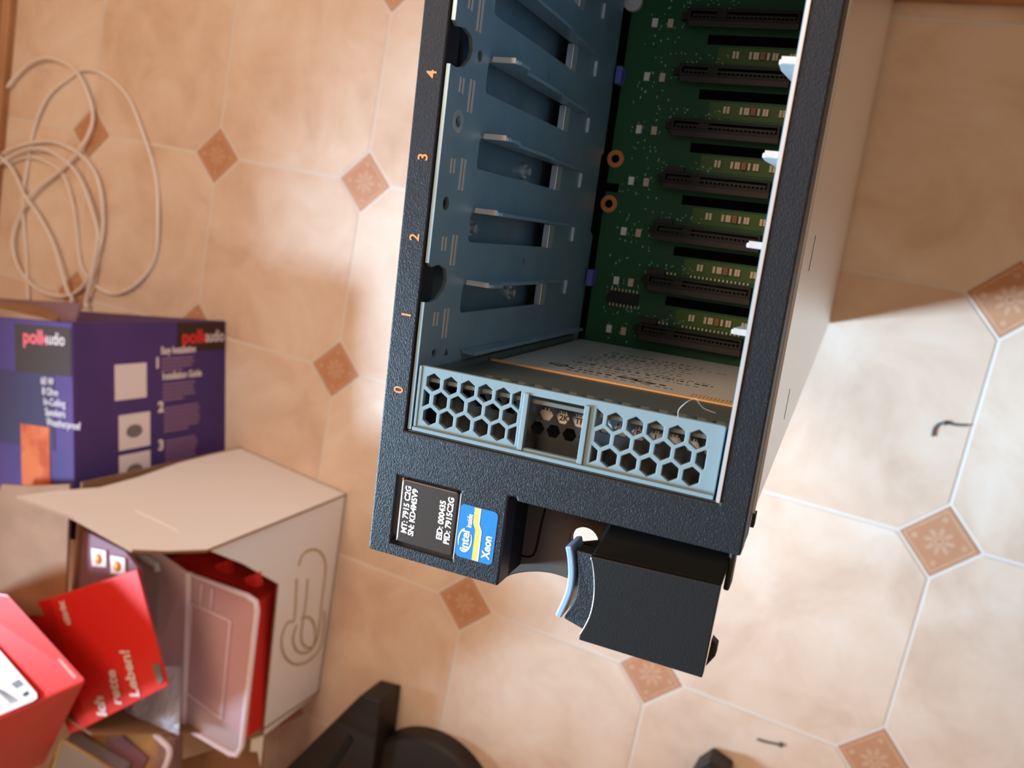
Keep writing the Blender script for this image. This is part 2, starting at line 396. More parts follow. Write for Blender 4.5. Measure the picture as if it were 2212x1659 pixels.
# ear: side wall, back plate with finger scoop and round hole
box('ear_side', 33.6, 34.8, 0.2, 22, 0.5, 15, M['tray_black'], server)
bm = bmesh.new()
arc = [(30.0, -6.0)] + catmull([(30.6, -5.2), (33, -3.2), (37.5, -1.2), (42.5, -0.1), (47.4, -0.2), (52, -1.0)], 4) + [(60, -4), (60, 26), (30, 26)]
add_prism(bm, arc, [circle(50.0, 10.2, 3.5, 24, 3.5)], 15, 18, FR)
finish('ear_back_plate', bm, M['dark_brown'], server, bevel=0.0004)
bm = bmesh.new()
add_tube(bm, [FR(a, b, 15) for a, b in catmull([(40.0, 21), (39.4, 17), (38.8, 12), (38.4, 6), (37.8, 3.5), (36.4, 2.6), (34.0, 2.4)], 5)], 0.00028, 6)
finish('embossed_line', bm, M['tray_black'], server)
# latch
latch = empty('release_latch'); latch.parent = server
bm = bmesh.new()
edge = catmull([(55.8, 13.3), (56.6, 11.5), (57.5, 8.0), (58.0, 4.0), (57.8, 0), (57.0, -3.2), (56.1, -5.6)], 4)
plate = edge + [(56.0, -6.8), (83.9, -6.9), (84.3, 14.4)]
add_prism(bm, plate, [], -0.4, 2.0, FR)
finish('latch_plate', bm, M['bezel_fine'], latch, bevel=0.0004)
bm = bmesh.new(); add_tube(bm, [FR(a, b, -0.36) for a, b in edge[1:]], 0.00011, 6)
finish('pale_edge', bm, M['steel_bright'], latch, smooth=True)  # pale line along the plate's curved edge
bm = bmesh.new()
add_hexa(bm, [FR(55.8, 13.3, 0.6), FR(84.3, 14.4, 0.6), FR(85.0, 22.5, 11), FR(58.5, 22.5, 11)], [FR(55.8, 12.3, 2.2), FR(84.3, 13.4, 2.2), FR(85.0, 22.0, 13), FR(57, 22.0, 13)])
finish('latch_slope', bm, M['tray_black'], latch, bevel=0.0004)
bm = bmesh.new()
inner = catmull([(52.0, 13.2), (52.6, 11), (53.4, 7.5), (53.6, 3.5), (53.0, 0.5), (51.4, -3.6)], 4)
add_prism(bm, inner + [(56.4, -4.6), (59.5, -2), (60, 8), (57.5, 13.4)], [], 0.4, 5, lambda a, b, d: FR(a, b, d + max(0.0, 56.2 - a) * 0.12 + 0.2))
finish('latch_grip', bm, M['bezel'], latch, bevel=0.0003)
bm = bmesh.new()
cl = catmull([(50.2, 13.7), (51.1, 11.0), (51.8, 7.5), (51.9, 4.0), (51.4, 1.0), (50.2, -3.4)], 5)
cl = [(a, b) for a, b in cl]
ou, inn = [], []
for i, (a, b) in enumerate(cl):
    a0, b0 = cl[max(i - 1, 0)]; a1, b1 = cl[min(i + 1, len(cl) - 1)]
    dx, dy = a1 - a0, b1 - b0; L = math.hypot(dx, dy); nx, ny = -dy / L, dx / L
    ou.append((a + nx * 0.75, b + ny * 0.75)); inn.append((a - nx * 0.75, b - ny * 0.75))
add_prism(bm, ou + inn[::-1], [], 0.5, 9, FR)
tag(finish('release_tab', bm, M['tab_blue'], latch, bevel=0.00035), 'light blue curved push tab')
bm = bmesh.new(); add_prism(bm, [(48.4, 3), (60, 3), (60, 14.6), (55, 13.1), (48.6, 10.7)], [], 10, 12, FR)
finish('latch_arm', bm, M['tray_black'], latch)
box('latch_hinge', 84.3, 85.6, 11, 21, 6, 12, M['black'], latch, bevel=0.0005)
bm = bmesh.new(); add_prism(bm, [(84.0, -5.5), (85.6, -2.5), (85.6, 0), (84.2, 1.0)], [], 2.5, 5, FR)
finish('latch_lip', bm, M['black'], latch)

# chassis sheets
box('bottom_pan', 0.2, 1.4, 27, VT, 7, D, M['steel'], server)
box('end_panel', 0.2, 87, 27, 28.2, 7, D - .5, M['steel'], server)
box('end_panel', 0.2, 87, VT - 1.2, VT, 7, D - .5, M['steel'], server)
box('rear_panel', 1.4, 86, 28.2, VT - 1.2, D - 2, D, M['steel'], server)
cov = tag(box('top_cover', 86.0, 87.2, 27.3, VT, 13, D, M['cover'], server, bevel=0.0003), 'brushed silver sheet cover')
box('cover_hem', 86.9, 87.5, 27.3, VT, 13.4, 14.4, M['steel_bright'], cov)
for v, w0, w1 in ((85, 49, 54), (47, 12.8, 17), (42, 70, 82)):
    box('cover_slot', 87.2, 87.3, v - 4.5, v + 4.5, (w0 + w1) / 2 - .35 + 3, (w0 + w1) / 2 + .35 + 3, M['void'], cov)
box('bezel_skirt', 85.6, 87.0, 22.5, VT, 6.5, 13.0, M['black'], server)
box('cover_screw', 87.0, 87.8, 24.0, 27.0, 13.5, 17, M['black'], server)
box('front_panel', 1.4, 86, 184, VT - 1.2, 6.5, 8, M['black'], server)

# ---- drive cage
KV = lambda k: 49.2 + 17.92 * k
NB = 8
def hole_circle(w, v, r): return circle(w, v, r, 16)
notch = lambda v: [(0.6, v - 4.2), (3.2, v - 4.4), (7, v - 3.6), (10.2, v - 1.2), (11.0, v + 1.0), (9.8, v + 3.6), (6.0, v + 4.6), (2.2, v + 4.0), (0.6, v + 4.9)]
def cage_wall_outline():
    pts = [(0.6, 32)]
    for v in (66.6, 119.4, 172.0): pts += notch(v)
    pts += [(0.6, 184), (125, 184), (126.5, 112), (124, 110), (124, 84), (127.5, 82), (127.5, 32)]
    return pts
hl = []
for k in range(1, NB):
    t = KV(k); hl.append(rrect(20.3, t - 8.2, 83.4, t - 0.9, 1.4, 3))
for k in range(0, NB):
    v = KV(k) - 9.3 + 17.92 * 0
    if k >= 1:
        hl.append([(7.0, v - 1.4), (7.45, v - 1.4), (7.45, v + 2.0), (7.0, v + 2.0)])
        hl.append([(12.6, v - 4.8), (13.05, v - 4.8), (13.05, v + 2.6), (12.6, v + 2.6)])
hl.append(hole_circle(15.2, 120.0, 1.3)); hl.append(hole_circle(6.0, 85.3, 1.6)); hl.append(hole_circle(7.6, 104.0, 1.3)); hl.append(hole_circle(8.6, 49.7, 1.2)); hl.append(hole_circle(8.6, 137, 1.4))
hl.append(hole_circle(61.7, 124.6, 1.2)); hl.append(hole_circle(60.9, 72.0, 1.2)); hl.append([(14, 48.5), (16.5, 48.5), (15.2, 50.5)])
bm = bmesh.new(); add_prism(bm, cage_wall_outline(), hl, 6.9, 7.8, SD)
cage = finish('cage_side_wall', bm, M['steel'], server)
for k in range(1, NB):  # pale strips beside the slits paint the light coming through them
    v = KV(k) - 9.3
    for w0_, w1_, v0_, v1_ in ((6.1, 6.9, -1.4, 2.0), (7.6, 8.5, -1.4, 2.0), (11.5, 12.5, -4.8, 2.6), (13.2, 14.2, -4.8, 2.6)):
        bm = bmesh.new(); add_prism(bm, [(w0_, v + v0_), (w1_, v + v0_), (w1_, v + v1_), (w0_, v + v1_)], [], 7.7, 7.98, SD)
        finish('slit_light_strip', bm, M['steel_pale'], cage, bevel=0.0001)
# bright ring round the screw hole, screws
bm = bmesh.new(); add_prism(bm, circle(7.6, 104.0, 2.6, 20), [circle(7.6, 104.0, 1.4, 16)], 7.8, 7.9, SD)
finish('bare_ring', bm, M['steel_bright'], cage)
for w_, v_, u_ in ((66, 98.3, 2.6), (31.5, 80.2, 3.0), (66, 62.2, 2.6)):
    bm = bmesh.new(); add_prism(bm, circle(w_, v_, 2.3, 16), [], 1.4, u_, SD); add_prism(bm, circle(w_, v_, 1.3, 8), [], u_, u_ + 1.6, SD)
    finish('screw', bm, M['steel_bright'], cage, bevel=0.0002)
bm = bmesh.new(); add_prism(bm, circle(11, 119.0, 5, 28), [circle(11, 119, 3.6, 28)], 1.4, 3.0, SD)
finish('round_boss', bm, M['dark_brown'], cage)
# folded guide rails on both walls
def rail(k, side):
    v = KV(k); bm = bmesh.new()
    if side < 0:
        add_prism(bm, [(7.3, 21.4), (14.6, 21.4), (15.2, 23), (15.2, 29), (12.6, 34), (12.6, 62), (11.6, 66), (11.0, 92), (7.3, 96)], [], v - 1.0, v, TP)
    else:
        add_prism(bm, [(80.4, 6.0), (77.0, 6.0), (76.4, 7.0), (76.4, 13), (78.6, 30), (78.6, 112), (80.4, 112)], [], v - 1.0, v, TP)
    o = finish('guide_rail', bm, M['steel'] if side < 0 else M['steel_pale'], cage if side < 0 else cage2, bevel=0.0002)
    bm = bmesh.new()
    if side < 0: add_prism(bm, [(8.4, 21.1), (14.4, 21.1), (14.4, 21.8), (8.4, 21.8)], [], v - 0.9, v + 0.35, TP)
    else: add_prism(bm, [(80.2, 5.7), (76.9, 5.7), (76.9, 6.6), (80.2, 6.6)], [], v - 0.9, v + 0.35, TP)
    finish('rail_lead_edge', bm, M['steel_bright'], o)  # bright strip paints the light caught by the lip's front edge
hr = []
for k in range(1, NB): hr.append(rrect(22, KV(k) - 8.2, 110, KV(k) - 1.2, 1.4, 3))
bm = bmesh.new(); add_prism(bm, [(0.1, 32), (0.1, 184), (126, 184), (126, 32)], [], 80.1, 80.95, SD)
cage2 = tag(finish('cage_side_wall', bm, M['steel'], server), 'zinc cage wall with bright front edge')
box('wall_front_edge', 80.3, 80.95, 31.8, 184, -0.25, 0.3, M['steel_bright'], cage2)  # lit front edge, its brightness put into a lighter steel strip
for k in range(1, NB): rail(k, -1); rail(k, 1)
bm = bmesh.new(); add_prism(bm, [(8.0, 24), (12, 24), (12, 118), (8.0, 118)], [], 48.3, 49.2, TP)
finish('guide_rail', bm, M['steel'], cage)
# bright strips paint light through outer-wall slots; bright marks for small rear slots
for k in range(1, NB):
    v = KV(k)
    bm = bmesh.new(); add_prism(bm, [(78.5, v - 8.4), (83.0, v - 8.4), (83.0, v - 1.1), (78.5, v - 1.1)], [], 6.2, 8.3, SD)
    finish('slot_light_strip', bm, M['steel_bright'], cage, bevel=0.0002)
    bm = bmesh.new(); add_prism(bm, [(103, v - 5.5), (104.2, v - 5.5), (104.2, v - 0.9), (103, v - 0.9)], [], 7.8, 8.4, SD)
    finish('rear_slot_mark', bm, M['steel_bright'], cage)
box('cage_end_wall', 6.9, 81, 182, 184, 1, 126, M['steel'], server)
box('cage_end_wall', 6.9, 81, 30.4, 31.6, 1, 126, M['steel'], server)

# ---- backplane
VC = [53.7 + 17.92 * k for k in range(7)]
ho = [[(37.6, v - 10.5), (69.5, v - 10.5), (69.5, v - 7.2), (37.6, v - 7.2)] for v in VC[1:]]
ho += [circle(11.5, 110.3, 1.5, 16), circle(11.4, 94.3, 1.5, 16)]
bm = bmesh.new()
add_prism(bm, [(9.6, 30), (84.5, 30), (84.5, 183), (9.6, 183), (9.6, 101.6), (14.2, 101.6), (14.2, 98.6), (9.6, 98.6)], ho, 130, 131.6, FR)
pcb = tag(finish('backplane_board', bm, M['pcb'], server), 'green circuit board with black connectors')
box('dark_backing', 2, 85, 29, 183, 139, 140, M['void'], server)  # added black sheet paints the darkness behind the board slots
for v in (110.3, 94.3):
    bm = bmesh.new(); add_prism(bm, circle(11.45, v, 3.1, 24), [circle(11.45, v, 1.5, 24)], 129.9, 130, FR)
    finish('mounting_ring', bm, M['copper'], pcb)
bm = bmesh.new(); add_prism(bm, circle(9.9, 163.5, 3.4, 20), [], 127.5, 130, FR); add_prism(bm, circle(9.9, 163.5, 1.6, 6), [], 126.9, 127.5, FR)
finish('board_screw', bm, M['label_grey'], pcb, bevel=0.0004)
for v in (138.1, 67.1):
    box('board_clip', 8.6, 10.8, v - 3, v + 3, 124, 130, M['clip_blue'], pcb, bevel=0.0003)
def shared(name, bm, m):
    bmesh.ops.recalc_face_normals(bm, faces=bm.faces); me = bpy.data.meshes.new(name); bm.to_mesh(me); bm.free(); me.materials.append(m); return me
def bmbox(x0, x1, y0, y1, z0, z1):
    bm = bmesh.new(); add_prism(bm, [(x0 * MM, y0 * MM), (x1 * MM, y0 * MM), (x1 * MM, y1 * MM), (x0 * MM, y1 * MM)], [], z0 * MM, z1 * MM, lambda a, b, d: (a, b, d)); return bm
cap_me = shared('capacitor', bmbox(-.42, .42, -1.15, 1.15, 0, .8), M['cap'])
capb_me = shared('brown_capacitor', bmbox(-.8, .8, -1.25, 1.25, 0, 1.3), M['cap_brown'])
ledw_me = shared('indicator_light', bmbox(-.95, .95, -1.4, 1.4, 0, .9), M['led_white'])
ledt_me = shared('indicator_light', bmbox(-.95, .95, -1.4, 1.4, 0, .9), M['led_tan'])
def comp(name, me, u, v):
    o = link_mesh(name, me, pcb); o.location = FR(u, v, 129.98); return o
pins = bmesh.new(); soldr = bmesh.new()
for i, v in enumerate(VC):
    bm = bmesh.new()
    add_prism(bm, [(30.3, v - 5.0), (67.0, v - 5.0), (67.0, v), (30.3, v)], [[(31.4, v - 2.9), (66.0, v - 2.9), (66.0, v - 0.9), (31.4, v - 0.9)]], 125.6, 130, FR)
    c_ = finish('drive_connector', bm, M['conn'], pcb, bevel=0.0002)
    box('connector_rim', 31.0, 67.2, v - 6.0, v - 3.9, 124.9, 125.6, M['conn_rim'], c_, bevel=0.0002)
    box('connector_tongue', 32, 65.6, v - 2.2, v - 1.6, 126.6, 130, M['conn_rim'], c_)
    box('connector_key', 40.0, 43.4, v - 2.9, v - 0.9, 126.0, 130, M['conn'], c_)
    box('connector_post', 28.2, 30.3, v - 3.4, v - 1.2, 127, 130, M['conn'], c_)
    for a in range(24):
        u = 32.2 + a * 1.42
        if 39.4 < u < 43.6: continue
        add_prism(pins, [(u, v - 2.9), (u + .5, v - 2.9), (u + .5, v - 2.3), (u, v - 2.3)], [], 125.5, 126.4, FR)
        if i < 2: add_prism(soldr, [(u, v + .5), (u + .5, v + .5), (u + .5, v + 1.3), (u, v + 1.3)], [], 129.4, 130, FR)
    for u in (47.3, 48.5, 52.8, 54.2, 55.1, 58.6, 60.4, 61.4, 65.8, 66.9):
        comp('capacitor', cap_me, u, v - 13.6 + 0.0)
    comp('brown_capacitor', capb_me, 56.9, v - 13.6)
    comp('indicator_light', ledw_me, 18.6, v - 3.4 - 0.9); comp('indicator_light', ledt_me, 24.1, v - 3.4 - 0.9)
    box('copper_pad', 42.0, 69.5, v - 16.4, v - 11.2, 129.93, 130, M['pcb_pad'], pcb)
tag(finish('contact_pin', pins, M['conn_rim'], pcb), kind='stuff')
tag(finish('solder_joint', soldr, M['solder'], pcb), kind='stuff')
chip = box('control_chip', 16.4, 27.8, 59.2, 63.6, 128.2, 130, M['conn'], pcb, bevel=0.0002)
bm = bmesh.new()
for a in range(8):
    u = 17.2 + a * 1.36
    for v0, v1 in ((63.6, 64.6), (58.0, 59.2)): add_prism(bm, [(u, v0), (u + .45, v0), (u + .45, v1), (u, v1)], [], 129.3, 130, FR)
finish('chip_leg', bm, M['solder'], chip)
for k, (u0, v0) in enumerate(((31, 89.2), (31, 71.4), (31, 53.7), (32, 107.3))):
    box('bracket', u0 - 1, u0 + 5, v0 + .2, v0 + 2.2, 127.5, 130, M['conn_rim'], pcb)
bm = bmesh.new(); rnd = random.Random(3)
for v in VC:
    for _ in range(26):
        u = rnd.uniform(14.5, 30); vv = v + rnd.uniform(-12, 5); a, b = rnd.uniform(.2, .45), rnd.uniform(.25, .9)
        add_prism(bm, [(u, vv), (u + a, vv), (u + a, vv + b), (u, vv + b)], [], 129.9, 129.98, FR)
    for _ in range(16):
        u = rnd.uniform(28, 46); vv = v + rnd.uniform(1.0, 4.0); a, b = rnd.uniform(.25, .5), rnd.uniform(.3, .6)
        add_prism(bm, [(u, vv), (u + a, vv), (u + a, vv + b), (u, vv + b)], [], 129.9, 129.98, FR)
tag(finish('board_print', bm, M['silk'], pcb), kind='stuff')

# ================================================================== DRIVE CARRIER (slides out: a thing of its own)
car = tag(empty('drive_carrier', matrix=SM), 'blue-grey drive caddy with honeycomb front sitting in bay 0', 'drive carrier')
def hexagon(u, v, r=2.02, lo=None, hi=None):
    pts = [(u + r * math.cos(math.radians(90 + 60 * k)), v + r * 1.08 * math.sin(math.radians(90 + 60 * k))) for k in range(6)]
    if lo is not None and min(p[0] for p in pts) < lo: # clip left
        n = []
        for i in range(6):
            a, b = pts[i], pts[(i + 1) % 6]
            if a[0] >= lo: n.append(a)
            if (a[0] < lo) != (b[0] < lo):
                t = (lo - a[0]) / (b[0] - a[0]); n.append((lo, a[1] + t * (b[1] - a[1])))
        pts = n
    if hi is not None and max(p[0] for p in pts) > hi:
        n = []; L = len(pts)
        for i in range(L):
            a, b = pts[i], pts[(i + 1) % L]
            if a[0] <= hi: n.append(a)
            if (a[0] > hi) != (b[0] > hi):
                t = (hi - a[0]) / (b[0] - a[0]); n.append((hi, a[1] + t * (b[1] - a[1])))
        pts = n
    return pts
hx = []
for u in (12.2, 16.65, 21.1, 25.5, 29.9): hx.append(hexagon(u, 44.2))
hx.append(hexagon(34.0, 44.2, hi=34.2))
for u in (9.9,): hx.append(hexagon(u, 40.1, lo=10.0))
for u in (14.5, 18.9, 23.4, 27.8, 32.2): hx.append(hexagon(u, 40.1, hi=34.2))
for u in (12.2, 16.6, 21.0, 25.5, 29.8): hx.append(hexagon(u, 36.0))
hx.append(hexagon(34.0, 36.0, hi=34.2))
hx.append(hexagon(51.9, 43.9, lo=52.0))
for u in (56.3, 60.8, 65.2, 69.8, 74.3): hx.append(hexagon(u, 43.8))
for u in (54.1, 58.5, 62.9, 67.4, 71.8): hx.append(hexagon(u, 39.8, lo=52.0))
hx.append(hexagon(76.3, 39.8, hi=76.6))
hx.append(hexagon(51.8, 35.7, lo=52.0))
for u in (56.2, 60.6, 65.0, 69.7, 74.2): hx.append(hexagon(u, 35.7))
bm = bmesh.new()
add_prism(bm, rrect(8.3, 32.2, 79.5, 47.7, 0.5, 2), hx + [[(36.2, 33.6), (49.3, 33.6), (49.3, 45.9), (36.2, 45.9)]], 0.9, 2.2, FR)
grille = finish('honeycomb_front', bm, M['grille'], car, bevel=0.0003)
boxes('raised_border', [(8.3, 79.5, 32.0, 32.9, 0.2, 0.9), (35.0, 36.2, 33.0, 46.2, 0.55, 0.9), (49.3, 50.5, 33.0, 46.2, 0.4, 0.9), (8.3, 9.0, 32.9, 47.6, 0.7, 0.9)], M['grille'], grille, bevel=0.00025)
# second screen behind the front with the label seen through it
hx2 = [circle(39.0 + i * 3.9, 41.2, 1.75, 6) for i in range(3)] + [circle(10.8 + i * 3.9, 41.2, 1.75, 6) for i in range(6)] + [circle(53 + i * 3.9, 41.2, 1.75, 6) for i in range(7)] \
    + [circle(37.4 + i * 3.9, 37.6, 1.7, 6) for i in range(4)]
bm = bmesh.new(); add_prism(bm, [(9, 32.5), (79, 32.5), (79, 45.6), (9, 45.6)], hx2, 6, 6.6, FR)
finish('inner_screen', bm, M['inner_dark'], car)
dl = box('serial_label', 36, 78, 39.4, 43.4, 6.9, 7.1, M['label_grey'], car)
text('2K   TP0', 0.0019, frame(Vector(FR(42.0, 40.9, 6.85)), (1, 0, 0), (0, 1, 0)), M['ink'], 'lettering', dl, bold=0.00004)
text('PC   1', 0.0019, frame(Vector(FR(60, 40.9, 6.85)), (1, 0, 0), (0, 1, 0)), M['ink'], 'lettering', dl, bold=0.00004)
bm = bmesh.new(); rnd = random.Random(5); u = 37.0
while u < 76:
    a = rnd.choice((.15, .3, .45)); add_prism(bm, [(u, 41.9), (u + a, 41.9), (u + a, 43.2), (u, 43.2)], [], 6.85, 6.9, FR); u += a + rnd.choice((.2, .35, .5))
finish('barcode', bm, M['ink'], dl)
# tray: top shelf with a row of hexagon vents, side rails, floor
sv = [circle(14 + i * 4.45, 17.5, 2.0, 6) for i in range(15)]
bm = bmesh.new(); add_prism(bm, [(8.6, 2.2), (79.2, 2.2), (79.2, 41), (8.6, 41)], sv, 44.0, 44.9, TP)
tray = finish('tray_shelf', bm, M['inner_grey'], car)
bm = bmesh.new(); add_prism(bm, [(12, 13), (78, 13), (78, 22), (12, 22)], [], 43.4, 43.6, TP)
finish('vent_backing', bm, M['label_grey'], tray)
for u_ in (8.3, 78.8): box('tray_rail', u_, u_ + .7, 32.5, 46.4, 2.2, 118, M['inner_grey'], tray)
drv = box('hard_drive', 9.4, 78.6, 34, 44.3, 41.6, 126, M['inner_grey'], car, bevel=0.0005)
box('board_edge', 9.4, 78.6, 43.2, 45.3, 40.8, 42.6, M['gold'], drv)
bm = bmesh.new(); add_prism(bm, [(9.8, 43), (76.5, 43), (76.5, 50), (74.5, 55), (74.5, 124), (9.8, 124)], [], 44.3, 44.45, TP)
dlab = tag(finish('drive_label', bm, M['label_grey'], drv), 'pale grey printed drive label')
bm = bmesh.new(); rnd = random.Random(11)
w0 = 48
for row in range(13):
    w_ = 52 + row * 4.2 + rnd.uniform(-.8, .8); u = 26 + rnd.uniform(-3, 6); hgt = rnd.choice((.5, .7, 1.5)); ue = rnd.uniform(50, 68)
    while u < ue:
        a = rnd.uniform(.3, 1.8)
        add_prism(bm, [(u, w_), (u + a, w_), (u + a, w_ + hgt), (u, w_ + hgt)], [], 44.45, 44.5, TP); u += a + rnd.uniform(.4, 2.0)
for cu, cw in ((24, 58), (45, 57), (50, 55.5)):
    add_prism(bm, circle(cu, cw, 3.0, 14, 1.6), [circle(cu, cw, 2.3, 14, 1.0)], 44.45, 44.52, TP)
tag(finish('label_print', bm, M['ink'], dlab), kind='stuff')
bm = bmesh.new()
for a in range(11): add_prism(bm, [(64 + a, 46), (64.5 + a, 46), (64.5 + a, 52), (64 + a, 52)], [], 44.52, 44.56, TP)
finish('barcode', bm, M['gold'], dlab)
# two fine fibres stuck on the caddy edge
bm = bmesh.new()
add_tube(bm, [FR(a, b, w_) for a, b, w_ in catmull([(69.5, 47.7, .5), (69.6, 49.5, -.5), (71, 51.5, -1), (72.5, 52.5, 0)], 5)], 0.00004, 5)
add_tube(bm, [FR(a, b, w_) for a, b, w_ in catmull([(72.5, 52.5, 0), (74, 50.2, 3), (76.5, 49.5, 4)], 5)], 0.000035, 5)
finish('dust_fibre', bm, M['white'], car)

# ================================================================== PURPLE SPEAKER BOX
def quadpts(o, ex, ey, a, b): return Vector(o) + Vector(ex) * a + Vector(ey) * b
pa = Vector((0.2865, -0.211, 0)); pd = Vector((0.160, -0.987, 0)).normalized(); pl = Vector((-0.987, -0.160, 0)).normalized()
PH, PL, PW = 0.236, 0.245, 0.30
bx = empty('speaker_box', loc=pa); tag(bx, 'purple printed loudspeaker carton with red and white wordmarks under the cable coil', 'box')
X, Y, Z = pd, pl, Vector((0, 0, 1))
def pp(a, b, c): return X * a + Y * b + Z * c       # local: along the right side, towards the wall, up
bm = bmesh.new()
add_hexa(bm, [pp(0.002, 0, 0), pp(PL, 0, 0), pp(PL, PW, 0), pp(0.002, PW, 0)], [pp(0, 0, PH), pp(PL, 0, PH), pp(PL, PW, PH), pp(0, PW, PH)])
body = finish('carton_body', bm, M['purple'], bx, bevel=0.0015)
# open flaps on the +y end (seen edge-on as a brownish strip)
bm = bmesh.new(); add_hexa(bm, [pp(0, 0.01, PH - .01), pp(0, PW - .01, PH - .01), pp(-0.020, PW - .02, PH - .02), pp(-0.020, 0.03, PH - .035)], [pp(0, 0.01, PH - .013), pp(0, PW - .01, PH - .013), pp(-0.020, PW - .02, PH - .023), pp(-0.020, 0.03, PH - .038)])
finish('carton_flap', bm, mat('worn_purple_flap', (0.20, 0.11, 0.13), 0.6), bx)
bm = bmesh.new(); add_hexa(bm, [pp(0, 0.03, PH - .002), pp(0, 0.22, PH + .001), pp(-0.020, 0.20, PH + .004), pp(-0.012, 0.05, PH - .03)], [pp(0, 0.03, PH - .005), pp(0, 0.22, PH - .002), pp(-0.020, 0.20, PH + .001), pp(-0.012, 0.05, PH - .033)])
finish('carton_flap', bm, M['card'], bx)
# side face print: s = distance down from the top edge, t = along the box from its far end
def side(a0, a1, c0, c1, m, name, parent, e=0.0006):
    bm = bmesh.new()
    add_hexa(bm, [pp(a0, -e, PH - c0), pp(a1, -e, PH - c0), pp(a1, -e, PH - c1), pp(a0, -e, PH - c1)], [pp(a0, 0.0002, PH - c0), pp(a1, 0.0002, PH - c0), pp(a1, 0.0002, PH - c1), pp(a0, 0.0002, PH - c1)])
    return finish(name, bm, m, parent)
def side_text(s, size, a, c, m, parent, **k):
    return text(s, size, frame(pp(a, -0.0009, PH - c), -Z, -X), m, 'lettering', parent, **k)
blk = side(0.003, 0.040, 0.150, PH - .003, M['brown_print'], 'logo_panel', body)
side_text('polk', 0.024, 0.022, 0.157, M['red_print'], blk, bold=0.0008)
side_text('audio', 0.022, 0.022, 0.197, M['print_white'], blk, bold=0.0003, xs=0.72)
for a, c, n in ((0.050, 0.055, 0), (0.110, 0.060, 1), (0.158, 0.060, 2)):
    p_ = side(a, a + 0.042, c, c + 0.046, M['print_white'], 'picture_square', body)
    if n:
        bm = bmesh.new()
        cc = circle(0, 0, 0.008, 16, 0.012)
        add_prism(bm, [(x_ + a + .021, y_ + c + .022) for x_, y_ in cc], [], -0.0010, -0.0005, lambda q1, q2, q3: pp(q1, q3, PH - q2))
        finish('speaker_picture', bm, M['print_grey'], p_)
for s_, a, c in (('1', 0.052, 0.113), ('2', 0.107, 0.118), ('3', 0.155, 0.118)):
    side_text(s_, 0.018, a, c, M['print_white'], body, bold=0.0008)
side_text('Easy Installation', 0.0125, 0.037, 0.123, M['print_white'], body, xs=0.72, bold=0.0004)
side_text('Installation Guide', 0.0125, 0.069, 0.125, M['print_white'], body, xs=0.74, bold=0.0004)
def side_lines(a0, n, c0, c1):
    bm = bmesh.new()
    for i in range(n):
        a = a0 + i * 0.0048; c1_ = c1 - (0.02 if i == n - 1 else random.uniform(0, .006))
        add_hexa(bm, [pp(a, -.0006, PH - c0), pp(a + .0028, -.0006, PH - c0), pp(a + .0028, -.0006, PH - c1_), pp(a, -.0006, PH - c1_)], [pp(a, .0002, PH - c0), pp(a + .0028, .0002, PH - c0), pp(a + .0028, .0002, PH - c1_), pp(a, .0002, PH - c1_)])
    finish('small_print', bm, M['purple_pale'], body)
side_lines(0.046, 4, 0.124, 0.178); side_lines(0.078, 5, 0.126, 0.180); side_lines(0.108, 7, 0.128, 0.188); side_lines(0.150, 7, 0.130, 0.185)
# top face print
def topq(a0, a1, b0, b1, m, name, parent, e=0.0006):
    bm = bmesh.new()
    add_hexa(bm, [pp(a0, b0, PH + e), pp(a1, b0, PH + e), pp(a1, b1, PH + e), pp(a0, b1, PH + e)], [pp(a0, b0, PH - .0002), pp(a1, b0, PH - .0002), pp(a1, b1, PH - .0002), pp(a0, b1, PH - .0002)])
    return finish(name, bm, m, parent)
tb = topq(0.006, 0.060, 0.002, 0.092, M['brown_print'], 'logo_panel', body)
text('polk', 0.022, frame(pp(0.020, 0.078, PH + .0008), -Y, -X), M['red_print'], 'lettering', tb, bold=0.0006)
text('audio', 0.020, frame(pp(0.020, 0.044, PH + .0008), -Y, -X), M['print_white'], 'lettering', tb, xs=0.75)
topq(0.060, 0.145, 0.03, 0.28, M['purple_dark'], 'cover_picture', body)
ph = topq(0.120, 0.205, 0.038, 0.085, M['orange_photo'], 'orange_picture', body, e=0.0009)
for i, s_ in enumerate(('60 W', '8 Ohm', 'In-Ceiling', 'Speakers', 'Weatherproof')):
    text(s_, 0.012, frame(pp(0.068 + i * 0.0115, 0.050 - i * .002, PH + .0010), -Y, -X), M['purple_pale'] if i < 0 else M['print_white'], 'lettering', body, xs=0.75)

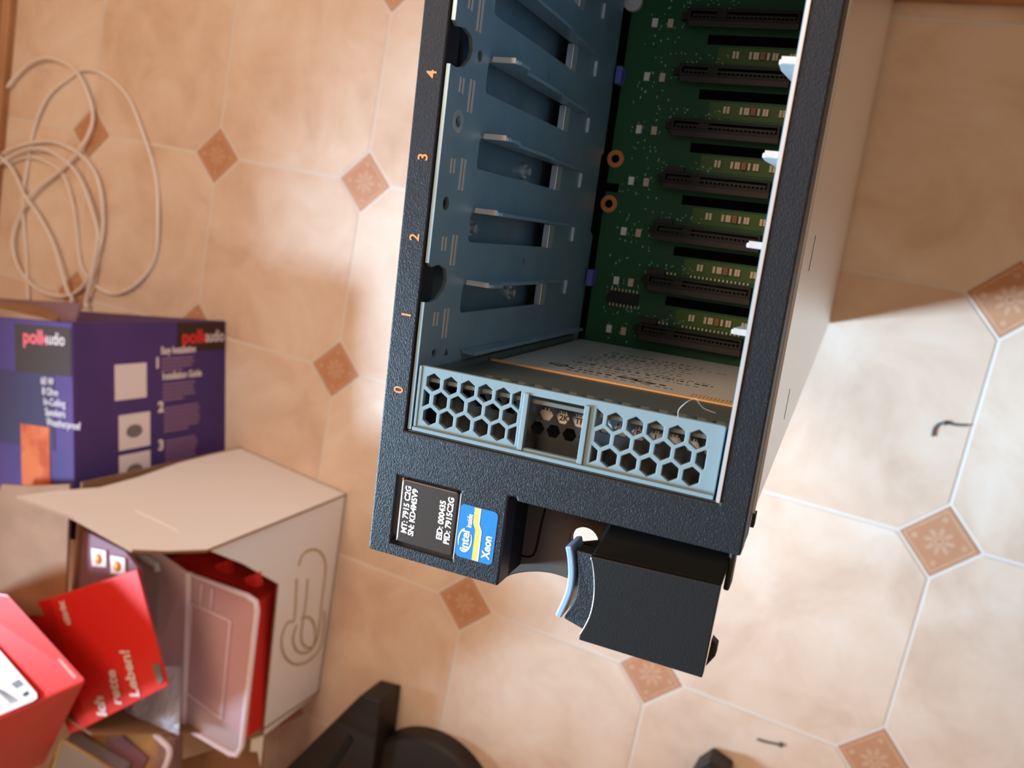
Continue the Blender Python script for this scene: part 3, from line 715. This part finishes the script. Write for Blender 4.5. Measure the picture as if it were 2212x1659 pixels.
# ================================================================== WHITE CABLE COIL
z5 = lambda L: [(x_ / 2.458, y_ / 2.458) for x_, y_ in L]
paths = [
    (0.004, [(160, 1900), (155, 1659), (130, 1300), (125, 1100), (140, 900), (175, 700), (260, 510), (370, 410), (450, 370), (560, 400), (680, 520), (760, 700), (815, 900), (840, 1100), (835, 1300), (790, 1430), (700, 1530), (590, 1560), (500, 1510), (430, 1400), (405, 1250), (395, 1100), (340, 940), (250, 860), (150, 835), (40, 870), (-60, 950), (-120, 1100)]),
    (0.009, [(-120, 1100), (-90, 800), (-30, 640), (0, 560), (60, 430), (150, 340), (250, 308), (360, 345), (440, 430), (485, 560), (480, 680), (430, 790), (320, 900), (200, 1000), (140, 1080), (90, 1170), (70, 1290), (100, 1430), (180, 1520), (300, 1570), (400, 1550), (480, 1460), (530, 1300), (545, 1130), (530, 980), (470, 870), (380, 790), (260, 750), (130, 765), (30, 810), (-60, 900)]),
    (0.014, [(-60, 760), (0, 830), (60, 900), (130, 1030), (200, 1140), (290, 1320), (360, 1540), (378, 1590), (350, 1659), (330, 1850)]),
    (0.013, [(480, 1850), (465, 1659), (450, 1600), (490, 1470), (512, 1300), (505, 1180), (455, 1010), (380, 890), (260, 800), (130, 795), (20, 850), (-60, 930)]),
]
bm = bmesh.new()
for z_, L in paths:
    pts = catmull([tuple(at(x_, y_, z_)) for x_, y_ in z5(L)], 7)
    pts = [(a, b, c_ + 0.0015 * math.sin(i * .35)) for i, (a, b, c_) in enumerate(pts) if a > -0.17]
    pts = [p_ for p_ in pts if not (Vector((p_[0], p_[1], 0)) - pa).dot(X) > -0.004 or (Vector((p_[0], p_[1], 0)) - pa).dot(Y) < -0.01]
    add_tube(bm, pts, 0.0026, 8)
tag(finish('charging_cable', bm, M['cable'], smooth=True), 'thin off-white cable lying in loose loops on the tiled floor', 'cable')

# ================================================================== WHITE OPEN-TOP FILE BOX
wA = Vector((0.518, -0.388, 0)); wB = Vector((0.525, -0.667, 0)); wC = Vector((0.340, -0.376, 0)); wD = wC + (wB - wA)
fb = empty('file_box', loc=(0, 0, 0)); tag(fb, 'white card box with cut-away side and gold loop emblem, packed with red cartons', 'box')
def panel(name, pts, n, th, parent, out=M['white_card'], inn=M['card'], bevel=0):
    """pts = world polygon on the outside face, n = unit normal pointing outwards"""
    bm = bmesh.new()
    a = [bm.verts.new(p) for p in pts]; b = [bm.verts.new(p - n * th) for p in pts]
    f = bm.faces.new(a); f.material_index = 0
    f = bm.faces.new(b); f.material_index = 1
    for i in range(len(a)):
        j = (i + 1) % len(a); f = bm.faces.new((a[i], a[j], b[j], b[i])); f.material_index = 1
    return finish(name, bm, [out, inn], parent)
nR = Vector((wA.y - wB.y, -(wA.x - wB.x), 0)).normalized()
if nR.x < 0: nR = -nR
ex = (wA - wC).normalized(); nU = Vector((-ex.y, ex.x, 0)).normalized()
if nU.y < 0: nU = -nU
up = Vector((0, 0, 1))
R_ = lambda x_, y_: on_plane(x_, y_, wA, nR)
U_ = lambda x_, y_: on_plane(x_, y_, wA, nU)
right = panel('box_side', [wA, wB, R_(569, 1590), R_(602, 1262), R_(525, 1218), R_(447, 1187)], nR, 0.003, fb)
upw = panel('box_side', [wA, U_(447, 1187), U_(360, 1190), U_(285, 1187), U_(160, 1118), U_(36, 1072), U_(120, 1060), U_(215, 1053), U_(300, 1030), U_(368, 1006), U_(385, 1000), wC], nU, 0.003, fb)
panel('box_side', [wC, wD, wD + up * .25, wC + up * .25], -nR, 0.003, fb)
panel('box_side', [wB, wD, wD + up * .25, wD + up * .25 + ex * .05, wB + up * .115], -nU, 0.003, fb)
bm = bmesh.new(); add_hexa(bm, [v_ + up * .001 for v_ in (wA, wB, wD, wC)], [v_ + up * .004 for v_ in (wA, wB, wD, wC)])
finish('box_base', bm, M['card'], fb)
# brown inside of the far side's flap folded out towards the wall, and the near flap
bm = bmesh.new()
zf = 0.262
q4 = [at(4, 1046, zf), at(60, 1050, zf), at(150, 1046, zf - .004), at(140, 1330, zf - .004), at(-10, 1330, zf), at(-60, 1200, zf)]
add_hexa(bm, q4, [p_ - up * .003 for p_ in q4]); finish('box_flap', bm, M['card'], fb)
bm = bmesh.new()
q4 = [at(569, 1591, .110), at(560, 1700, .085), at(300, 1760, .10), at(330, 1660, .118)]
add_hexa(bm, q4, [p_ - up * .003 for p_ in q4]); nf = finish('box_flap', bm, M['card'], fb)
bm = bmesh.new()
q4 = [at(569, 1589, .1118), at(560, 1690, .0868), at(533, 1690, .0878), at(543, 1597, .1125)]
add_hexa(bm, q4, [p_ - up * .001 for p_ in q4]); finish('flap_border', bm, M['white_card'], nf)
# crease line on the up-facing side
bm = bmesh.new()
cr = [U_(x_, y_) + nU * .0002 for x_, y_ in ((293, 1104), (340, 1125), (385, 1148))]
add_tube(bm, cr, 0.0008, 6); finish('crease', bm, M['white_card'], upw)
# loop emblem printed on the side (thin raised ribbon)
bm = bmesh.new()
loops = [
    [(645, 1222), (652, 1200), (668, 1188), (688, 1190), (700, 1208), (702, 1235), (694, 1300), (690, 1345), (684, 1380), (672, 1398), (658, 1396), (650, 1380), (652, 1350), (660, 1300), (664, 1250)],
    [(640, 1250), (638, 1300), (634, 1340), (620, 1345), (608, 1375), (612, 1412), (634, 1434), (664, 1428), (690, 1400), (698, 1360), (700, 1320)],
    [(640, 1350), (632, 1380), (640, 1405), (660, 1410), (676, 1395), (680, 1360), (670, 1335), (650, 1335)],
]
for L in loops:
    add_tube(bm, [R_(x_, y_) + nR * .0004 for x_, y_ in catmull(L, 5)], 0.0015, 6)
finish('loop_emblem', bm, M['logo_brown'], right)

# ---- things in the box
def slab(name, pts, zt, zb, m, parent=None, bevel=0.001, shift=(0, 0), smooth=False):
    """solid whose top outline is seen at pixels pts at height(s) zt, going down to height zb"""
    zs = zt if isinstance(zt, (list, tuple)) else [zt] * len(pts)
    top = [at(x_, y_, z_) for (x_, y_), z_ in zip(pts, zs)]
    bot = [Vector((p_.x + shift[0], p_.y + shift[1], (zb[i] if isinstance(zb, (list, tuple)) else zb))) for i, p_ in enumerate(top)]
    bm = bmesh.new(); add_hexa(bm, top, bot)
    return finish(name, bm, m, parent, bevel=bevel), top
# red carton under the clear case
rc = tag(empty('red_carton'), 'red carton with two raised tabs wedged against the white box side under the clear case', 'carton')
o, T_ = slab('carton_body', [(352, 1212), (556, 1300), (536, 1594), (335, 1520)], 0.136, 0.01, M['red'], rc, shift=(-0.004, 0))
for x_, y_ in ((470, 1234), (533, 1262)):
    bm = bmesh.new(); a = [at(x_, y_, .145), at(x_ + 22, y_ + 8, .145), at(x_ + 18, y_ - 22, .165), at(x_ - 8, y_ - 12, .165)]
    add_hexa(bm, a, [p_ - up * .012 for p_ in a]); finish('carton_tab', bm, M['red_dark'], rc, bevel=0.001)
# clear clamshell case
cc = tag(empty('clear_case'), 'milky transparent hinged plastic case leaning on the red carton in the white box', 'case')
zc = 0.160
outl = [(408, 1238), (535, 1288), (552, 1300), (555, 1318), (522, 1612), (512, 1630), (498, 1628), (395, 1568)]
slab('case_lid', outl, [.166, .166, .166, .166, .166, .166, .166, .166], .1635, M['clear'], cc, bevel=0.0008)
bm = bmesh.new(); add_tube(bm, [at(x_, y_, .167) for x_, y_ in outl], 0.0035, 8, closed=True); finish('case_rim', bm, M['clear_rim'], cc, smooth=True)
bm = bmesh.new(); add_tube(bm, [at(x_, y_, .168) for x_, y_ in ((415, 1304), (497, 1342), (478, 1552), (402, 1497))], 0.0012, 6, closed=True)
add_tube(bm, [at(x_, y_, .168) for x_, y_ in ((432, 1312), (436, 1262))], 0.001, 6); add_tube(bm, [at(x_, y_, .168) for x_, y_ in ((455, 1322), (458, 1272))], 0.001, 6)
finish('inner_frame', bm, M['clear_rim'], cc, smooth=True)
bm = bmesh.new(); add_tube(bm, [at(408, 1236, .168), at(402, 1400, .168), at(396, 1570, .168)], 0.004, 8); finish('case_hinge', bm, M['clear_rim'], cc, smooth=True)
slab('case_base', [(300, 1192), (345, 1195), (404, 1236), (393, 1566), (372, 1588), (345, 1560), (330, 1420)], [.185, .18, .172, .172, .174, .18, .186], [.183, .178, .170, .170, .172, .178, .184], M['clear'], cc, bevel=0.0006)
bm = bmesh.new(); add_tube(bm, [at(x_, y_, .187) for x_, y_ in ((283, 1190), (312, 1206), (338, 1222), (340, 1234))], 0.004, 8); finish('latch_strip', bm, M['bag'], cc, smooth=True)
# blister card with orange tablets
bc = tag(empty('blister_card'), 'dusky plum blister card with two orange tablets in white squares', 'blister card')
slab('card', [(166, 1140), (200, 1155), (270, 1190), (300, 1230), (330, 1400), (300, 1460), (160, 1400)], 0.243, 0.237, M['blister'], bc)
for x_, y_ in ((212, 1208), (253, 1224)):
    slab('white_square', [(x_ - 15, y_ - 24), (x_ + 16, y_ - 18), (x_ + 17, y_ + 18), (x_ - 14, y_ + 15)], .2455, .243, M['print_white'], bc, bevel=0.0003)
    bm = bmesh.new(); cpt = at(x_ - 2, y_, .247)
    bmesh.ops.create_uvsphere(bm, u_segments=14, v_segments=8, radius=0.0052, matrix=Matrix.Translation(cpt - up * .0012) @ Matrix.Diagonal((1, 1.2, .5, 1)))
    finish('orange_tablet', bm, M['orange'], bc, smooth=True)
# red leaflet carton "Ich rette Leben!"
zr = [.262, .262, .25, .25]
ra = tag(empty('red_carton'), 'slim red carton lettered "Ich rette Leben!" tilted over the clear case', 'carton')
P4 = [(108, 1294), (296, 1231), (363, 1482), (190, 1569)]
o, T_ = slab('carton_body', P4, [.268, .268, .258, .258], [.259, .259, .249, .249], M['red'], ra, shift=(-0.007, -0.003))
bm = bmesh.new()   # slanting left side, its shade put into a darker red
a = [at(108, 1294, .268), at(190, 1569, .258), at(150, 1585, .235), at(38, 1306, .245)]
add_hexa(bm, a, [p_ - up * .012 for p_ in a]); finish('carton_side', bm, M['red_dark'], ra)
nT = (T_[1] - T_[0]).cross(T_[3] - T_[0]).normalized()
if nT.z < 0: nT = -nT
def on_red(s, size, x_, y_, x2, y2, m_, **k):
    p0 = on_plane(x_, y_, T_[0] + nT * .0004, nT); p1 = on_plane(x2, y2, T_[0] + nT * .0004, nT)
    xd = (p1 - p0); return text(s, size, frame(p0, xd, nT.cross(xd)), m_, 'lettering', ra, **k)
on_red('Ich', 0.0195, 222, 1547, 208, 1479, M['print_white'], bold=0.0009)
on_red('rette', 0.0195, 254, 1522, 236, 1432, M['print_white'], bold=0.0006)
on_red('Leben!', 0.0195, 293, 1506, 262, 1376, M['print_white'], bold=0.0006)
on_red('citrix', 0.0125, 148, 1350, 130, 1294, M['print_white'], bold=0.0009)
a = [on_plane(x_, y_, T_[0] + nT * .0006, nT) for x_, y_ in ((328, 1436), (344, 1434), (352, 1472), (342, 1478))]
bm = bmesh.new(); add_hexa(bm, a, [p_ - nT * .0006 for p_ in a]); finish('grey_badge', bm, M['print_grey'], ra)
# larger red carton with a white address label, at the frame's left edge
rb = tag(empty('red_carton'), 'large red carton with a white label at the left edge, above the lettered red one', 'carton')
top = [at(-120, 1262, .335), at(16, 1284, .335), at(186, 1470, .325), at(-120, 1606, .325)]
bot = [at(x_ - 90, y_ + 180, .16) for x_, y_ in ((-120, 1262), (16, 1284), (186, 1470), (-120, 1606))]
bm = bmesh.new(); add_hexa(bm, top, bot); finish('carton_body', bm, M['red'], rb, bevel=0.002)
nB = (top[1] - top[0]).cross(top[3] - top[0]).normalized()
if nB.z < 0: nB = -nB
def rbq(name, L, m_, parent, e=.0005):
    a = [on_plane(x_, y_, top[0] + nB * e, nB) for x_, y_ in L]
    bm = bmesh.new(); add_hexa(bm, a, [p_ - nB * .0005 for p_ in a]); return finish(name, bm, m_, parent)
lb = rbq('address_label', [(-100, 1290), (-10, 1395), (79, 1498), (80, 1508), (72, 1514), (-100, 1588)], M['print_white'], rb)
rbq('print_block', [(22, 1477), (40, 1467), (52, 1479), (36, 1488)], M['print_grey'], lb, .0009)
rbq('print_block', [(47, 1500), (58, 1492), (64, 1499), (54, 1506)], M['ink'], lb, .0009)
for i in range(4): rbq('print_line', [(-20 + 8 * i, 1480 + 4 * i), (-18 + 8 * i, 1479 + 4 * i), (26 + 5 * i, 1520 - 2 * i), (24 + 5 * i, 1521 - 2 * i)], M['print_grey'], lb, .0009)
a = [on_plane(x_, y_, top[0] + nB * .0005, nB) for x_, y_ in ((124, 1424), (130, 1423), (165, 1462), (159, 1465))]
bm = bmesh.new(); add_hexa(bm, a, [p_ - nB * .0005 for p_ in a]); finish('pale_edge', bm, M['worn_red'], rb)
# bluish plastic bag, amber wrapper, gold-edged pack
bg = tag(finish('plastic_bag', bmesh.new(), M['bag']), 'crumpled bluish clear plastic bag corner below the lettered red carton', 'bag')
bm = bmesh.new(); rnd = random.Random(4)
gx, gy = 12, 10
c00, c10, c11, c01 = (262, 1536), (300, 1440), (392, 1440), (386, 1588)
vs = []
for i in range(gx + 1):
    row = []
    for j in range(gy + 1):
        s_, t_ = i / gx, j / gy
        x_ = (1 - s_) * ((1 - t_) * c00[0] + t_ * c10[0]) + s_ * ((1 - t_) * c01[0] + t_ * c11[0])
        y_ = (1 - s_) * ((1 - t_) * c00[1] + t_ * c10[1]) + s_ * ((1 - t_) * c01[1] + t_ * c11[1])
        row.append(bm.verts.new(at(x_, y_, 0.198 + rnd.uniform(-.0012, .0012) + .003 * math.sin(s_ * 9 + t_ * 3))))
    vs.append(row)
for i in range(gx):
    for j in range(gy): bm.faces.new((vs[i][j], vs[i + 1][j], vs[i + 1][j + 1], vs[i][j + 1]))
bmesh.ops.solidify(bm, geom=bm.faces[:], thickness=0.0015)
bm.to_mesh(bg.data); bm.free()
am = tag(empty('amber_wrapper'), 'see-through amber wrapper bundled under the red cartons at the box mouth', 'wrapper')
slab('film', [(150, 1585), (240, 1560), (330, 1562), (372, 1600), (368, 1680), (320, 1760), (60, 1760), (110, 1640)], .185, .165, M['amber'], am, bevel=0.004)
slab('inner_sleeve', [(262, 1590), (318, 1638), (290, 1700), (200, 1640)], .1885, .185, M['blister'], am)
bm = bmesh.new(); add_tube(bm, [at(x_, y_, .190) for x_, y_ in catmull([(335, 1586), (350, 1600), (366, 1620), (360, 1650), (340, 1690)], 5)], 0.0035, 8)
finish('wrapper_rim', bm, M['clear_rim'], am, smooth=True)
gp = tag(empty('gold_pack'), 'small silver and gold foil pack at the bottom left under the red cartons', 'pack')
o, T3 = slab('pack_body', [(134, 1600), (250, 1668), (230, 1760), (90, 1740)], .213, .19, M['silverfoil'], gp)
bm = bmesh.new(); add_tube(bm, [at(134, 1598, .214), at(252, 1666, .214)], 0.0022, 6); add_tube(bm, [at(134, 1598, .214), at(96, 1720, .214)], 0.0016, 6)
finish('gold_edge', bm, M['goldfoil'], gp)

# ================================================================== DARK THINGS AT THE BOTTOM
sb = tag(empty('stand_base'), 'dark plastic stand base with bar arm and round foot on the floor', 'stand')
def slab0(name, pts, zt, zb, m, parent, bevel=0.002):
    top = [at(x_, y_, zt) for x_, y_ in pts]; bm = bmesh.new(); add_hexa(bm, top, [Vector((p_.x, p_.y, zb)) for p_ in top])
    return finish(name, bm, m, parent, bevel=bevel)
slab0('bar_arm', [(778, 1502), (822, 1514), (806, 1650), (760, 1800), (470, 1860), (610, 1668)], .05, .002, M['dark_plastic'], sb)
bm = bmesh.new(); a = [at(x_, y_, .052) for x_, y_ in ((752, 1590), (760, 1600), (640, 1790), (620, 1790))]
add_hexa(bm, a, [p_ - up * .004 for p_ in a]); finish('arm_groove', bm, M['void'], sb)
ctr = at(905, 1752, .03)
bm = bmesh.new(); rr = 0.094
prof = [(rr, 0.001), (rr, 0.026), (rr - .004, 0.030), (rr * .55, 0.033), (0.02, 0.034)]
rings = []
for r0, z0 in prof: rings.append([bm.verts.new((ctr.x + r0 * math.cos(2 * math.pi * k / 48), ctr.y + r0 * math.sin(2 * math.pi * k / 48), z0)) for k in range(48)])
for A, B in zip(rings, rings[1:]):
    for k in range(48): bm.faces.new((A[k], A[(k + 1) % 48], B[(k + 1) % 48], B[k]))
bm.faces.new(rings[0]); bm.faces.new(rings[-1])
finish('round_foot', bm, M['dark_plastic'], sb, smooth=False)
cs = tag(empty('dark_case'), 'corner of a small black case lying right of the round foot', 'case')
slab0('case_shell', [(1532, 1641), (1575, 1672), (1560, 1760), (1440, 1760), (1500, 1662)], .03, .001, M['dark_plastic'], cs)
slab0('case_inlay', [(1532, 1650), (1560, 1674), (1548, 1740), (1480, 1740), (1510, 1668)], .0308, .03, M['black'], cs, bevel=0.0003)
# lint on the floor
def lint(L, r, label):
    bm = bmesh.new(); add_tube(bm, [at(x_, y_, .0016) for x_, y_ in catmull(L[0], 5)], r, 6)
    cpt = at(*L[1], .002); bmesh.ops.create_icosphere(bm, subdivisions=1, radius=r * 2.4, matrix=Matrix.Translation(cpt))
    tag(finish('lint_thread', bm, M['lint']), label, 'lint')
lint(([(2014, 943), (2018, 925), (2030, 915), (2045, 914), (2065, 918), (2090, 919)], (2041, 914)), 0.0011, 'hooked grey thread on the brightest floor tile right of the server')
lint(([(1635, 1597), (1655, 1603), (1680, 1608)], (1686, 1609)), 0.0012, 'short grey fluff on the floor below the latch, near the lower edge')
for ob in bpy.data.objects:
    if ob.type == 'MESH' and ob.data.materials and ob.name.startswith(('round_foot',)):
        pass
